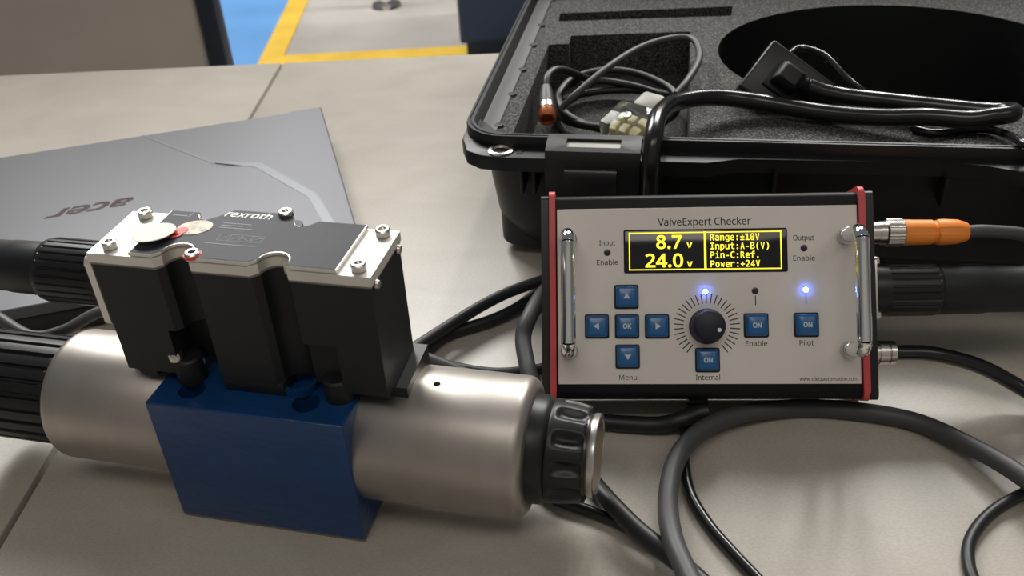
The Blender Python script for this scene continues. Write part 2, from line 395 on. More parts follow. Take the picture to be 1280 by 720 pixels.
def foot_right():
    bm = B(); pts = []
    for v in (.0240, .0275, .035, .0425, .049, .056):
        pts.append((v, AX[1]+math.sqrt(.0342**2-(v-AX[0])**2)))
    poly = pts+[(.056, .0835), (.0240, .0825)]
    prism(bm, poly, .0995, .1222, f=lambda a, b, h: (h, a, b)); return bm
mk('saddle_foot', foot_right(), M_blacks, vv)
def foot_left():
    bm = B(); tube(bm, [(-.0190, .0270, .0795), (-.0040, .0225, .0790)], .0032, 12, smooth=False); return bm
mk('saddle_foot', foot_left(), M_blacks, vv)
# corner posts with bolts in the channels
def post(u, v, z, m=M_black):
    p = mk('corner_post', lathe(B(), [(0, 0), (0, .0072), (z-H_-.001, .0072), (z-H_, .0062), (z-H_, 0)], (u, v, H_), (0, 0, 1), 28), m, vv); return p
def screw(u, v, z, r=.0034, h=.0032, parent=None, m=M_steel):
    s = mk('socket_screw', lathe(B(), [(0, 0), (0, r), (h*.8, r), (h, r*.82), (h, r*.55), (h*.45, r*.5), (h*.45, 0)], (u, v, z), (0, 0, 1), 24), m, parent or vv)
    return s
p1 = post(.0140, .0215, .0905); screw(.0108, .0178, .0905, .0034, .004, p1)
p2 = post(.0905, .0205, .0890)
mk('seal_collar', lathe(B(), [(0, .0066), (0, .0086), (.004, .0086), (.004, .0066), (0, .0066)], (.0690, .0235, H_), (0, 0, 1), 28), M_blue, vv)
# aluminium cover plate, dark name plate
pl = mk('cover_plate', prism(B(), outline(0), h1, .1486, .0004), M_plate, vv, ang=21, label='bare aluminium cover plate')
tan = mk('gasket_strip', prism(B(), outline(.0004), h1-.0012, h1), M_gasket, vv)
mk('painted_gap_shadow', prism(B(), outline(.0012, .0055, .1023), .1486, .1491), M_darkfill, vv)  # dark strip standing in for the shadow between the two plates
nm = mk('name_plate', prism(B(), outline(.0003, .0050, .1028), .1491, .1507, .0003), M_plate, vv, ang=21, label='dark name plate with maker lettering')
mk('printed_face', prism(B(), outline(.0008, .0052, .1026), .1507, .1509), M_label, nm, ang=21)
ZT = .15095
text('lettering', 'rexroth', .0066, (.0447, .0528, ZT), M_white, nm, wid=.0232, shear=.18, offset=.00012, extrude=.00004)
def bars(lst, z=ZT, zz=.00005):
    bm = B()
    for (x0, y0, x1, y1, wd) in lst:
        a, b = Vector((x0, y0)), Vector((x1, y1)); t = (b-a).normalized(); n = Vector((-t.y, t.x))*wd/2
        prism(bm, [tuple(a+n), tuple(a-n), tuple(b-n), tuple(b+n)], z, z+zz)
    return bm
sym = []
for i in range(5): sym += [(.040+i*.0052, .030, .040+i*.0052, .0352, .0003)]
sym += [(.040, .030, .0608, .030, .0003), (.040, .0352, .0608, .0352, .0003), (.0412, .031, .0445, .0342, .0003), (.0465, .031, .0495, .0342, .0003), (.0505, .0342, .0545, .031, .0003), (.0560, .031, .0600, .0342, .0003)]
sym += [(.036, .0445, .050, .0445, .0006), (.036, .0425, .047, .0425, .0006), (.036, .0405, .052, .0405, .0006), (.036, .0270, .060, .0270, .0005), (.0085, .0480, .016, .0480, .0008), (.0170, .0470, .0175, .0510, .0006)]
mk('printed_symbol', bars(sym), M_faint, nm)
# stickers
def disc(cx, cy, a, b, rot, z0, z1, tilt=0):
    bm = B(); pts = []
    for i in range(40):
        t = 2*PI*i/40; x, y = a*math.cos(t), b*math.sin(t)
        pts.append((cx+x*math.cos(rot)-y*math.sin(rot), cy+x*math.sin(rot)+y*math.cos(rot)))
    prism(bm, pts, z0, z1, f=lambda p, q, h: (p, q, h+tilt*(V1-q)*.06)); return bm
s2 = mk('round_sticker', disc(.0248, .0385, .0082, .0062, .35, ZT, ZT+.0002), M_stickbase, vv, label='torn cream sticker with red marks')
mk('red_patch', disc(.0198, .0340, .0028, .0042, -.6, ZT+.0002, ZT+.0004), M_red, s2)
mk('red_patch', disc(.0192, .0300, .0034, .0016, .5, ZT+.0002, ZT+.0004), M_red, s2)
mk('round_sticker', disc(.0108, .0285, .0098, .0084, .9, ZT+.0006, ZT+.0010, 1), M_sticker, vv, label='pale grey oval sticker lifting at its edge')
for u, v, z in ((-.0062, .0482, .1490), (-.0072, .0206, .1490), (.1110, .0482, .1490), (.1103, .0200, .1490)): screw(u, v, z)
rs = screw(.0352, .0175, .1490); mk('red_ring', lathe(B(), [(0, .0034), (0, .0041), (.0010, .0040), (.0010, .0034), (0, .0034)], (.0352, .0175, .1500), (0, 0, 1), 24), M_red, rs); screw(.0618, .0555, .1500)
mk('screw_boss', lathe(B(), [(0, 0), (0, .0042), (.012, .0042), (.012, 0)], (.0655, .0540, .135), (0, 0, 1), 20), M_black, vv)
mk('tower_rib', box(B(), (.0735, .0235, .1405), (.0775, .0262, .1470), .0003), M_plate, vv)
# silver end plate with screws
ep = mk('end_plate', prism(B(), rrect(.0150, .0530, .1080, .1450, .003, 4), -.0192, -.0158, f=lambda a, b, h: (h, a, b)), M_plate, vv)
for v, z in ((.0185, .1405), (.0490, .1405)):
    mk('plate_screw', lathe(B(), [(0, 0), (.0, .0026), (.0015, .0022), (.002, 0)], (-.0192, v, z), (-1, 0, 0), 16), M_steel, vv)
for v in (.020, .048):
    mk('plate_screw', lathe(B(), [(0, 0), (0, .0022), (.0012, .0018), (.0016, 0)], (U1, v, .1420), (1, 0, 0), 16), M_steel, vv)

# plug on the left side of the valve (world placed through the same frame)
VM = Matrix.Translation((-.1748, .3399, 0)) @ Matrix.Rotation(VY, 4, 'Z')
pg = empty('round_cable_plug', mat=VM @ Matrix.Translation((-.0194, .033, .1245)))
tag(pg, 'black cylindrical cable plug with ridged grip screwed to the electronics tower', 'plug')
def grip(i, a, t): return 1-(.05 if (t*26/(2*PI)) % 1 > .72 else 0)*(1 if -.0335 < a < -.006 else 0)
mk('grip_ring', lathe(B(), [(-.0008, 0), (-.0008, .0145), (-.003, .0155), (-.0062, .0157), (-.0075, .0157), (-.032, .0157), (-.0337, .0155), (-.036, .0148), (-.036, 0)], (0, 0, 0), (1, 0, 0), 208, grip), M_blacks, pg, ang=25)
mk('plug_body', lathe(B(), [(-.036, 0), (-.036, .0130), (-.055, .0128), (-.0555, .0124), (-.10, .0122), (-.118, .0105), (-.122, .006), (-.122, 0)], (0, 0, 0), (1, 0, 0), 48), M_black, pg)

# ------------------------------------------------------------ test box ("checker")
yw, ti = math.radians(-5.2), math.radians(37.9)
cX = Vector((math.cos(yw), math.sin(yw), 0)); cB = Vector((-math.sin(yw), math.cos(yw), 0)); cU = Vector((0, 0, math.cos(ti)))+cB*math.sin(ti); cN = cX.cross(cU)
CM = Matrix((cX, cU, cN)).transposed().to_4x4(); CM.translation = (.0216, .3908, .03)
ck = empty('valve_tester', mat=CM)
tag(ck, 'handheld test instrument with yellow display, blue buttons and red edged end caps', 'instrument')
mm = .001
DEP = -.0375
def prof_yz(y0, y1, z0, z1, r): return rrect(y0, y1, z0, z1, r, 6)
def sec(poly, x0, x1, bev=0):
    return prism(B(), poly, x0, x1, bev, f=lambda a, b, h: (h, a, b))
mk('profile_body', sec(prof_yz(-.0082, .1028, DEP+.0006, .0, .0045), -.002, .162), M_boxblk, ck)
mk('end_cap', sec(prof_yz(-.0085, .1031, DEP, .0004, .0035), -.0085, -.0045, 0), M_blacks, ck)
mk('end_cap', sec(prof_yz(-.0085, .1031, DEP, .0004, .0035), .1645, .1685, 0), M_blacks, ck)
for x0 in (-.0041, .1605):
    mk('red_gasket', sec(prof_yz(-.0090, .1054, DEP-.0002, .0024, .005), x0, x0+.0034, .0008), M_redrub, ck, label='red rubber gasket')
fp = mk('front_panel', box(B(), (.0002, .0001, -.0006), (.1598, .0951, .0006), .0002, 1), M_panel, ck, label='silver front panel with black lettering')
PZ = .0006
def ptext(s, x, y, size, wid=None, **k): return text('lettering', s, size*mm, (x*mm, y*mm, PZ+.00002), M_ink, fp, wid=wid*mm if wid else None, extrude=.00002, offset=0 if s == 'Menu' else size*.000009, **k)
ptext('ValveExpert Checker', 79.4, 87.3, 5.6, 49.5)
ptext('Input', 27.3, 76.4, 3.9, 8.6); ptext('Enable', 27.3, 65.8, 3.9, 11.4)
ptext('Output', 131.7, 77.8, 3.9, 11.0); ptext('Enable', 131.7, 66.9, 3.9, 11.4)
ptext('Menu', 37.6, 3.7, 3.9, 9.4); ptext('Internal', 79.9, 3.6, 3.9, 12.8); ptext('Enable', 105.7, 21.6, 3.9, 11.4); ptext('Pilot', 131.9, 21.8, 3.9, 7.4)
ptext('www.dietzautomation.com', 142.8, 2.7, 2.7, 30)
# display
ds = mk('display', box(B(), (.0362, .0597, .0002), (.1230, .0832, .0011), .0008, 2), M_dispblk, ck, label='black display window with yellow readout')
DZ = .00112
def rect_frame(x0, x1, y0, y1, t):
    bm = B()
    for a, b, c, d in ((x0, x1, y0, y0+t), (x0, x1, y1-t, y1), (x0, x0+t, y0, y1), (x1-t, x1, y0, y1)): box(bm, (a*mm, c*mm, DZ), (b*mm, d*mm, DZ+.00004))
    return bm
mk('display_border', rect_frame(38.9, 119.9, 61.2, 81.7, .6), M_oled, ds, smooth=False)
mk('display_divider', box(B(), (.0790, .0612, DZ), (.0802, .0817, DZ+.00004)), M_oled, ds, smooth=False)
def dtext(s, x0, y, size, pitch=None, bold=.0, wid=None, cw=None):
    if pitch is None:
        return text('display_text', s, size*mm, (x0*mm, y*mm, DZ), M_oled, ds, wid=wid*mm if wid else None, offset=bold*mm, extrude=.00004, align='LEFT')
    bm = B()
    for i, ch in enumerate(s):
        me = text_mesh(ch, size*mm, 'CENTER', 0, bold*mm, .00004, font=F_MONO)
        xs = [v.co.x for v in me.vertices]; cx = (min(xs)+max(xs))/2; wdt = max(xs)-min(xs)
        tgt = min(wdt, cw*mm) if ch in ':.()-' else cw*mm
        sc = tgt/wdt
        for v in me.vertices: v.co = Vector(((v.co.x-cx)*sc+(x0+i*pitch)*mm, v.co.y+y*mm, v.co.z+DZ))
        bm.from_mesh(me); bpy.data.meshes.remove(me)
    return mk('display_text', bm, M_oled, ds, smooth=False)
for i, s in enumerate(('Range:±10V', 'Input:A-B(V)', 'Pin-C:Ref.', 'Power:+24V')):
    dtext(s, 83.4, 78.7-i*4.8, 4.9, 2.66, .07, cw=2.15)
dtext('8.7', 53.6, 76.4, 9.9, None, .22, 13.6); dtext('24.0', 47.6, 66.4, 9.9, None, .22, 20.2)
dtext('v', 69.8, 74.9, 5.4, None, .14, 3.0); dtext('v', 69.8, 64.7, 5.4, None, .14, 3.0)
# leds
def led(x, y, on, r=1.5):
    rim = mk('led', lathe(B(), [(0, 0), (0, (r+.35)*mm), (.0005, (r+.3)*mm), (.0006, r*mm), (.0006, 0)], (x*mm, y*mm, PZ-.0002), (0, 0, 1), 20), M_ledoff, ck, label='lit blue indicator lamp' if on else 'unlit indicator lamp')
    rr_ = r*mm*.8
    mk('led_dome', lathe(B(), [(0, rr_), (.0008, rr_*.9), (.0014, rr_*.55), (.0016, 0)], (x*mm, y*mm, PZ+.0003), (0, 0, 1), 16), M_ledcore if on else M_ledoff, rim)
    if on: mk('led_glow_ring', lathe(B(), [(0, rr_*1.0), (0, rr_*1.25), (.0005, rr_*1.2), (.0007, rr_)], (x*mm, y*mm, PZ+.0003), (0, 0, 1), 16), M_ledon, rim)
led(27.3, 71.1, 0); led(131.7, 72.2, 0); led(79.3, 49.4, 1); led(105.6, 49.6, 0); led(132.0, 49.9, 1)
for x, y in ((105.7, 44.5), (132.1, 44.9)): mk('led_line', box(B(), ((x-.25)*mm, (y-2.6)*mm, PZ), ((x+.25)*mm, (y+2.6)*mm, PZ+.00003)), M_ink, fp, smooth=False)
# buttons
def button(x, y, kind):
    hw = 6.5
    b = mk('push_button', box(B(), ((x-hw)*mm, (y-hw)*mm, .0002), ((x+hw)*mm, (y+hw)*mm, .0013), .0010, 2), M_btnrim, ck, label='blue square push button')
    bm = B(); z0, z1 = .0013, .0044
    loft(bm, [[(px_*mm, py_*mm, z) for px_, py_ in rrect(x-s, x+s, y-s, y+s, r, 5)] for s, r, z in ((5.7, 1.2, z0), (5.6, 1.3, z0+.0016), (5.2, 1.4, z0+.0026), (4.6, 1.3, z1-.0002), (4.2, 1.2, z1))])
    mk('key_cap', bm, M_btn, b, ang=50)
    if kind in ('ON', 'OK'):
        text('key_print', kind, 3.5*mm, (x*mm, y*mm, z1+.00003), M_icon, b, wid=4.6*mm, offset=.00016, extrude=.00002)
    else:
        t = {'u': PI/2, 'd': -PI/2, 'l': PI, 'r': 0}[kind]
        prism(bm := B(), [((x+1.9*math.cos(t+a)*k)*mm, (y+1.9*math.sin(t+a)*k)*mm) for a, k in ((0, 1), (2*PI/3, 1.1), (-2*PI/3, 1.1))], z1, z1+.00005)
        mk('key_print', bm, M_icon, b, smooth=False)
for x, y, k in ((37.3, 47.0, 'u'), (21.3, 31.2, 'l'), (37.4, 31.1, 'OK'), (53.4, 31.0, 'r'), (37.5, 14.9, 'd'), (79.8, 12.9, 'ON'), (105.7, 31.2, 'ON'), (131.9, 31.3, 'ON')): button(x, y, k)
# dial
kx, ky = 79.8, 30.8
bm = B()
NT = 31
for i in range(NT):
    a = math.radians(-52+284*i/(NT-1)); c, s = math.cos(a), math.sin(a); wd = .29
    ri, ro = 12.3, 17.6
    prism(bm, [((kx+c*q-s*e)*mm, (ky+s*q+c*e)*mm) for q, e in ((ri, -wd), (ro, -wd), (ro, wd), (ri, wd))], PZ, PZ+.00003)
mk('dial_scale', bm, M_ink, fp, smooth=False)
kn = mk('rotary_knob', lathe(B(), [(0, 0), (0, .0094), (.001, .0096), (.002, .0092), (.010, .0086), (.0115, .0081), (.0122, .0070), (.0122, 0)], (kx*mm, ky*mm, PZ), (0, 0, 1), 48), M_knob, ck, label='round navy blue dial knob')
mk('pointer_dot', lathe(B(), [(0, 0), (0, .0011), (.0003, .0010), (.0003, 0)], ((kx+4.9)*mm, (ky-2.2)*mm, PZ+.0122), (0, 0, 1), 16), M_white, kn)
# chrome handles
def handle(x):
    so, ra = .0300, 7
    P = [(17.9, PZ), (17.9, .010)]+[(17.9+ra*(1-math.cos(t)), so-ra*mm+ra*mm*math.sin(t)) for t in [PI/2*k/5 for k in range(6)]]
    P = P+[(48, so)]+[(96-y, z) for y, z in P[::-1]]
    hd = mk('handle', tube(B(), [(x*mm, y*mm, z) for y, z in P], .0038, 20, 5), M_chrome, ck, label='chrome bow handle')
    for y in (17.9, 78.1): mk('handle_collar', lathe(B(), [(0, 0), (0, .0046), (.0055, .0046), (.006, .0040), (.006, 0)], (x*mm, y*mm, PZ), (0, 0, 1), 24), M_steel, hd)
handle(6.3); handle(153.5)
# side sockets
SZ = -.019
ns = mk('side_socket', lathe(B(), [(0, 0), (0, .0075), (.002, .0075), (.002, .0062), (.0085, .0062), (.0085, 0)], (.1685, .0822, SZ), (1, 0, 0), 32), M_nickel, ck)
ns = mk('side_socket', sec(rrect(.0340, .0680, SZ-.016, SZ+.016, .003, 4), .1685, .1705), M_nickel, ck)
for y in (.0365, .0655):
    mk('socket_screw', lathe(B(), [(0, 0), (0, .0026), (.0018, .0022), (.0024, 0)], (.1705, y, SZ+.0125), (1, 0, 0), 14), M_nickel, ck)
mk('side_socket', lathe(B(), [(0, 0), (0, .0072), (.003, .0072), (.003, .0058), (.006, .0058), (.006, 0)], (.1685, .0164, SZ), (1, 0, 0), 32), M_nickel, ck)
# foot and rear tilt stand
mk('bench_foot', box(B(), (.0720, -.0130, -.0330), (.0830, -.0082, -.0230), .001), M_blacks, ck)
def cw(x, y, z): return CM @ Vector((x, y, z))
def stand():
    bm = B(); inv = CM.inverted()
    for x in (.03, .13):
        a = Vector((x, .070, DEP)); wpt = cw(x, .070, DEP); b = inv @ Vector((wpt.x, wpt.y+.032, .003))
        tube(bm, [a, b], .0028, 10, smooth=False)
    wa = cw(.03, .070, DEP); wb = cw(.13, .070, DEP)
    tube(bm, [inv @ Vector((wa.x, wa.y+.032, .003)), inv @ Vector((wb.x, wb.y+.032, .003))], .0028, 10, smooth=False)
    return bm
mk('tilt_stand', stand(), M_steel, ck)

# ------------------------------------------------------------ cables plugged into the tester
def cm_at(x, y, z): return CM @ Matrix.Translation((x, y, z))
oc = empty('orange_sensor_plug', mat=cm_at(.1765, .0822, SZ))
tag(oc, 'orange round plug with knurled metal nut and grey cable', 'plug')
def knurl(i, a, t): return 1+.022*(1 if int(t*56/(2*PI)) % 2 else -1)*(1 if .0045 < a < .0125 else 0)
mk('sleeve', lathe(B(), [(.0, 0), (.0, .0066), (.004, .0066), (.004, 0)], (0, 0, 0), (1, 0, 0), 32), M_nickel, oc)
mk('knurled_nut', lathe(B(), [(.0035, 0), (.0035, .0068), (.0044, .0075), (.0046, .0075), (.0124, .0075), (.0126, .0075), (.0134, .0070), (.0134, 0)], (0, 0, 0), (1, 0, 0), 112, knurl), M_nickel, oc, ang=20)
def orib(i, a, t): return 1-(.06 if abs(math.sin(2*t)) < .35 and (.017 < a < .043) else 0)
mk('plug_body', lathe(B(), [(.0130, 0), (.0130, .0066), (.0138, .0072), (.018, .0071), (.0285, .0069), (.0292, .0060), (.0305, .0060), (.0312, .0070), (.034, .0073), (.042, .0068), (.0465, .0054), (.0475, .0048), (.0475, 0)], (0, 0, 0), (1, 0, 0), 72, orib), M_orange, oc)
oinv = cm_at(.1765, .0822, SZ).inverted()
oend = cm_at(.1765, .0822, SZ) @ Vector((.047, 0, 0))
mk('cable', tube(B(), [oinv @ Vector(p) for p in (oend, oend+Vector((.012, -.0010, 0)), oend+Vector((.035, -.002, -.004)), oend+Vector((.075, .0, -.022)), oend+Vector((.12, .0, -.055)), oend+Vector((.16, -.02, -.0772)), oend+Vector((.20, -.06, -.0776)))], .0036, 14), M_greyc, oc)
bp = empty('power_plug', mat=cm_at(.1705, .0508, SZ))
tag(bp, 'large black round plug with ribbed ring on the side of the tester', 'plug')
def brib(i, a, t): return 1-(.045 if (t*24/(2*PI)) % 1 > .7 else 0)*(1 if .009 < a < .0335 else 0)
mk('coupling_ring', lathe(B(), [(0, 0), (0, .0136), (.002, .0145), (.0085, .0146), (.0095, .0146), (.033, .0144), (.0345, .0142), (.036, .0138), (.036, 0)], (0, 0, 0), (1, 0, 0), 192, brib), M_blacks, bp, ang=25)
mk('plug_body', lathe(B(), [(.036, 0), (.036, .0140), (.060, .0134), (.061, .0130), (.082, .0128), (.083, .0118), (.094, .0116), (.098, .0085), (.104, .0080), (.104, 0)], (0, 0, 0), (1, 0, 0), 56), M_black, bp)
binv = cm_at(.1705, .0508, SZ).inverted(); bend = cm_at(.1705, .0508, SZ) @ Vector((.103, 0, 0))
mk('cable', tube(B(), [binv @ Vector(p) for p in (bend, bend+Vector((.015, -.002, -.002)), bend+Vector((.05, -.02, -.022)), bend+Vector((.075, -.06, -.040)), bend+Vector((.060, -.100, -.0505)), bend+Vector((.02, -.13, -.0515)))], .0052, 16), M_cable, bp)
lp = empty('signal_plug', mat=cm_at(.1745, .0164, SZ))
tag(lp, 'small nickel plug with glossy black cable at the lower right of the tester', 'plug')
mk('nut', lathe(B(), [(0, 0), (0, .0066), (.0045, .0066), (.005, .0060), (.0056, .0066), (.0085, .0064), (.0092, .0050), (.0092, 0)], (0, 0, 0), (1, 0, 0), 40), M_nickel, lp)
linv = cm_at(.1745, .0164, SZ).inverted(); lend = cm_at(.1745, .0164, SZ) @ Vector((.009, 0, 0))
mk('cable', tube(B(), [linv @ Vector(p) for p in (lend, lend+Vector((.02, -.002, -.001)), lend+Vector((.045, -.006, -.008)), lend+Vector((.066, -.014, -.018)), lend+Vector((.085, -.030, -.0255)), lend+Vector((.105, -.06, -.0262)))], .0042, 14), M_gloss, lp)

# ------------------------------------------------------------ loose cables on the table
def cable(name, pts, r, m, label, n=14):
    return mk(name, tube(B(), pts, r, n), m, label=label, cat='cable')
cable('thick_cable', [(0.2618, 0.2659, 0.005), (0.2529, 0.2934, 0.0125), (0.2436, 0.3203, 0.0125), (0.232, 0.345, 0.009), (0.2137, 0.3698, 0.0056), (0.1877, 0.3814, 0.0054), (0.1545, 0.3877, 0.0054), (0.1219, 0.3819, 0.009), (0.0972, 0.3687, 0.012), (0.08, 0.3492, 0.0125), (0.0698, 0.3209, 0.014), (0.0659, 0.2895, 0.0215), (0.0681, 0.267, 0.024), (0.0727, 0.2441, 0.024), (0.0787, 0.2296, 0.012)], 0.005, M_greyc, 'thick dark grey cable arching in front of the tester to the lower edge')
cable('glossy_cable', [(0.0946, 0.3928, 0.0033), (0.0911, 0.3813, 0.0033), (0.0851, 0.3583, 0.0033), (0.0832, 0.3327, 0.0033), (0.088, 0.3113, 0.0033), (0.0956, 0.2935, 0.0033), (0.1031, 0.2781, 0.0033), (0.1123, 0.2589, 0.0033), (0.1212, 0.2364, 0.0033)], 0.003, M_gloss, 'thin glossy black cable leaving the tester foot towards the viewer')
cable('dark_cable', [(0.0166, 0.3746, 0.005), (0.0314, 0.3489, 0.0055), (0.0423, 0.32, 0.0118), (0.0533, 0.3012, 0.012), (0.0671, 0.2837, 0.012), (0.0796, 0.2651, 0.012), (0.092, 0.2438, 0.012)], 0.0046, M_cable, 'matt black cable running from the fluted nut to the lower edge')
cable('slim_cable', [(-0.0058, 0.3542, 0.0033), (0.0138, 0.3345, 0.0033), (0.0329, 0.3234, 0.0033), (0.051, 0.3106, 0.0033), (0.0659, 0.2957, 0.0033), (0.0761, 0.2801, 0.0033), (0.0864, 0.2607, 0.0033), (0.0957, 0.242, 0.0033)], 0.003, M_gloss, 'slim glossy cable lying beneath the steel solenoid and nut')
cable('short_cable', [(0.0245, 0.3926, 0.005), (0.0354, 0.3896, 0.005), (0.0482, 0.3859, 0.005), (0.0737, 0.38, 0.0065), (0.0863, 0.3783, 0.0105), (0.0955, 0.3815, 0.0115), (0.1017, 0.3823, 0.012)], 0.0046, M_cable, 'dark cable lying between the fluted nut and the tester foot')
cable('looped_cable', [(0.2917, 0.3172, 0.0033), (0.2685, 0.3256, 0.0033), (0.2451, 0.3184, 0.0033), (0.2246, 0.308, 0.0033), (0.2089, 0.2943, 0.0033), (0.2011, 0.2808, 0.0033), (0.1986, 0.2654, 0.0033), (0.2013, 0.2424, 0.0033)], 0.003, M_cable, 'thin black cable curling at the right edge of the table')
cable('outer_cable', [(-0.1126, 0.4107, 0.0125), (-0.0954, 0.4197, 0.0125), (-0.0626, 0.4526, 0.0125), (-0.0413, 0.4741, 0.0125), (-0.016, 0.4963, 0.0135), (0.0052, 0.5084, 0.015), (0.0321, 0.5182, 0.016), (0.0661, 0.5366, 0.008)], 0.0038, M_cable, 'upper black cable of the pair arching behind the valve tower')
cable('inner_cable', [(-0.0965, 0.4188, 0.0043), (-0.0789, 0.4316, 0.0043), (-0.0565, 0.4602, 0.0043), (-0.0421, 0.4768, 0.0043), (-0.0166, 0.488, 0.0043), (0.0018, 0.4993, 0.005), (0.0191, 0.5186, 0.0045), (0.0445, 0.5394, 0.0045)], 0.004, M_cable, 'lower black cable of the pair curving behind the valve tower')
cable('grey_cable', [(-0.0052, 0.3703, 0.005), (0.0088, 0.4054, 0.0075), (0.0064, 0.4261, 0.013), (0.0048, 0.4469, 0.019), (0.0085, 0.4585, 0.025), (0.0197, 0.4828, 0.0275), (0.0336, 0.5004, 0.0275)], 0.005, M_greyc, 'grey cable standing upright beside the left edge of the tester')
cable('branch_cable', [(-0.0945, 0.4408, 0.034), (-0.081, 0.4384, 0.029), (-0.0652, 0.4363, 0.0235), (-0.0449, 0.4343, 0.014), (-0.022, 0.427, 0.0055), (0.0007, 0.4084, 0.0055)], 0.0045, M_greyc, 'short grey cable emerging beside the tower above the right solenoid')
cable('flat_cable', [(-0.0489, 0.4504, 0.0033), (-0.0221, 0.4394, 0.0033), (-0.003, 0.4368, 0.0033), (0.0211, 0.4398, 0.0033), (0.0407, 0.444, 0.0033)], 0.003, M_cable, 'thin black cable lying flat behind the right solenoid')
cable('left_cable', [(-0.3756, 0.489, 0.09), (-0.3326, 0.4751, 0.062), (-0.3155, 0.4696, 0.05), (-0.3048, 0.4634, 0.046), (-0.2805, 0.4475, 0.043), (-0.2615, 0.4484, 0.045), (-0.2422, 0.4578, 0.05), (-0.2167, 0.4593, 0.05), (-0.1876, 0.4555, 0.03), (-0.1723, 0.4713, 0.0045)], 0.0034, M_greyc, 'thin dark cable sagging under the round plug at the left')

# ------------------------------------------------------------ equipment case
KY = math.radians(-11.4); KM = Matrix.Translation((-.0287, .5644, 0)) @ Matrix.Rotation(KY, 4, 'Z')
ks = empty('equipment_case', mat=KM)
tag(ks, 'open black plastic equipment case lined with speckled foam', 'case')
CW, CD = .47, .352
def ring(ix, iy, z, r, yf=0): return [(x, y, z) for x, y in rrect(ix, CW-ix, iy+yf, CD-iy, r, 8)]
loops = [ring(.052, .040, 0, .03), ring(.040, .028, .0008, .034), ring(.030, .018, .006, .034), ring(.022, .011, .016, .033), ring(.0165, .006, .032, .032), ring(.0135, .004, .060, .030), ring(.0125, .003, .0830, .030),
         ring(.0020, .0, .0835, .028), ring(.0, .0, .0850, .028), ring(.0, .0, .0990, .028), ring(.0004, .0004, .1, .028), ring(.0018, .0018, .1, .027), ring(.0022, .0022, .0992, .027), ring(.0028, .0028, .0992, .026), ring(.0032, .0032, .1, .026), ring(.005, .005, .1, .025),
         ring(.0058, .0058, .0885, .024), ring(.0062, .0062, .0880, .024), ring(.0180, .014, .0868, .018), ring(.0190, .015, .008, .017)]
mk('case_shell', loft(B(), loops), M_case, ks)
mk('inner_ledge_sheen', loft(B(), [ring(.0060, .0060, .0879, .024), ring(.0062, .0062, .0884, .024), ring(.0176, .0140, .0874, .018), ring(.0178, .0142, .0866, .018)], False, False), M_ledgesheen, ks, label='ledge around the foam with window sheen painted grey')  # ledge overlay with the reflected window light put into its grey
def flange():
    pts = [(.0008, .050), (-.0012, .030), (-.0005, .010), (.006, -.006), (.016, -.0135), (.030, -.0155), (.160, -.0155), (.178, -.0075), (.305, -.0045), (.322, -.0075), (.338, -.0150), (.440, -.0155), (.458, -.012), (.468, .0), (.4712, .02), (.4695, .05), (.440, .010), (.03, .010)]
    return prism(B(), pts, .0828, .0925, .0010)
mk('front_flange', flange(), M_case, ks)
er = mk('padlock_eyelet', lathe(B(), [(0, .0048), (0, .0084), (.0012, .0084), (.0018, .0075), (.0018, .0055), (.0008, .0048), (0, .0048)], (.0285, -.0062, .0922), (0, 0, 1), 36), M_nickel, ks, label='bright metal eyelet ring')
mk('eyelet_hole_shade', lathe(B(), [(0, 0), (0, .0048), (.0004, .0048), (.0004, 0)], (.0285, -.0062, .0922), (0, 0, 1), 24), M_darkfill, er)  # solid near-black disc paints the shade inside the ring
mk('flange_slot_shade', box(B(), (.0395, -.0100, .0924), (.0430, -.0035, .0930), .0002), M_darkfill, ks)  # solid near-black block paints the shade of a slot
for x in (.041, .049, .130, .200, .300, .36):
    mk('rib', box(B(), (x, -.011, .064), (x+.0025, .006, .084), .0008), M_case, ks)
# latch
def latch_plate():
    bm = B()
    poly = [(.004, .1008), (-.008, .1010), (-.0165, .0985), (-.0205, .092), (-.0215, .070), (-.0215, .046), (-.0165, .044), (-.0165, .088), (-.012, .0935), (.004, .0955)]
    return prism(bm, poly, .0590, .1185, f=lambda a, b, h: (h, a, b))
lc = mk('latch', latch_plate(), M_case, ks, label='wide black latch')
cut(lc, [box(B(), (.0715, -.0125, .090), (.1060, -.0030, .12), .001)])
mk('latch_lip_glint', box(B(), (.0712, -.0130, .0960), (.1063, -.0025, .0990), .0005), M_greyp, lc)  # grey block paints the reflection on the lower lip of the slot
mk('latch_tab', prism(B(), [(-.0212, .0900), (-.0262, .0895), (-.0282, .0870), (-.0288, .0740), (-.0275, .0680), (-.0245, .0650), (-.0212, .0645)], .0720, .1045, f=lambda a, b, h: (h, a, b)), M_case, lc)
mk('hinge_pin', tube(B(), [(.0588, -.019, .0470), (.1187, -.019, .0470)], .0032, 12, smooth=False), M_case, lc)
# lid standing open behind
def lid_case():
    bm = B()
    T = Matrix.Translation((0, CD+.004, .1)) @ Matrix.Rotation(math.radians(-48), 4, 'X')
    def lp(i, h, r): return [T @ Vector((x, h, z)) for x, z in rrect(i, CW-i, .002+i, .350-i, r, 6)]
    loft(bm, [lp(.004, .0, .028), lp(.0, .0, .028), lp(.0, .015, .028), lp(.012, .016, .028), lp(.016, .045, .03), lp(.03, .052, .03)], cap0=False)
    loft(bm, [lp(.004, .0, .028), lp(.006, .04, .026), lp(.02, .046, .024)], cap0=False)
    return bm
mk('case_lid', lid_case(), M_case, ks)
for x in (.10, .36): mk('lid_hinge', tube(B(), [(x, CD+.003, .0985), (x+.05, CD+.003, .0985)], .0045, 12, smooth=False), M_case, ks)
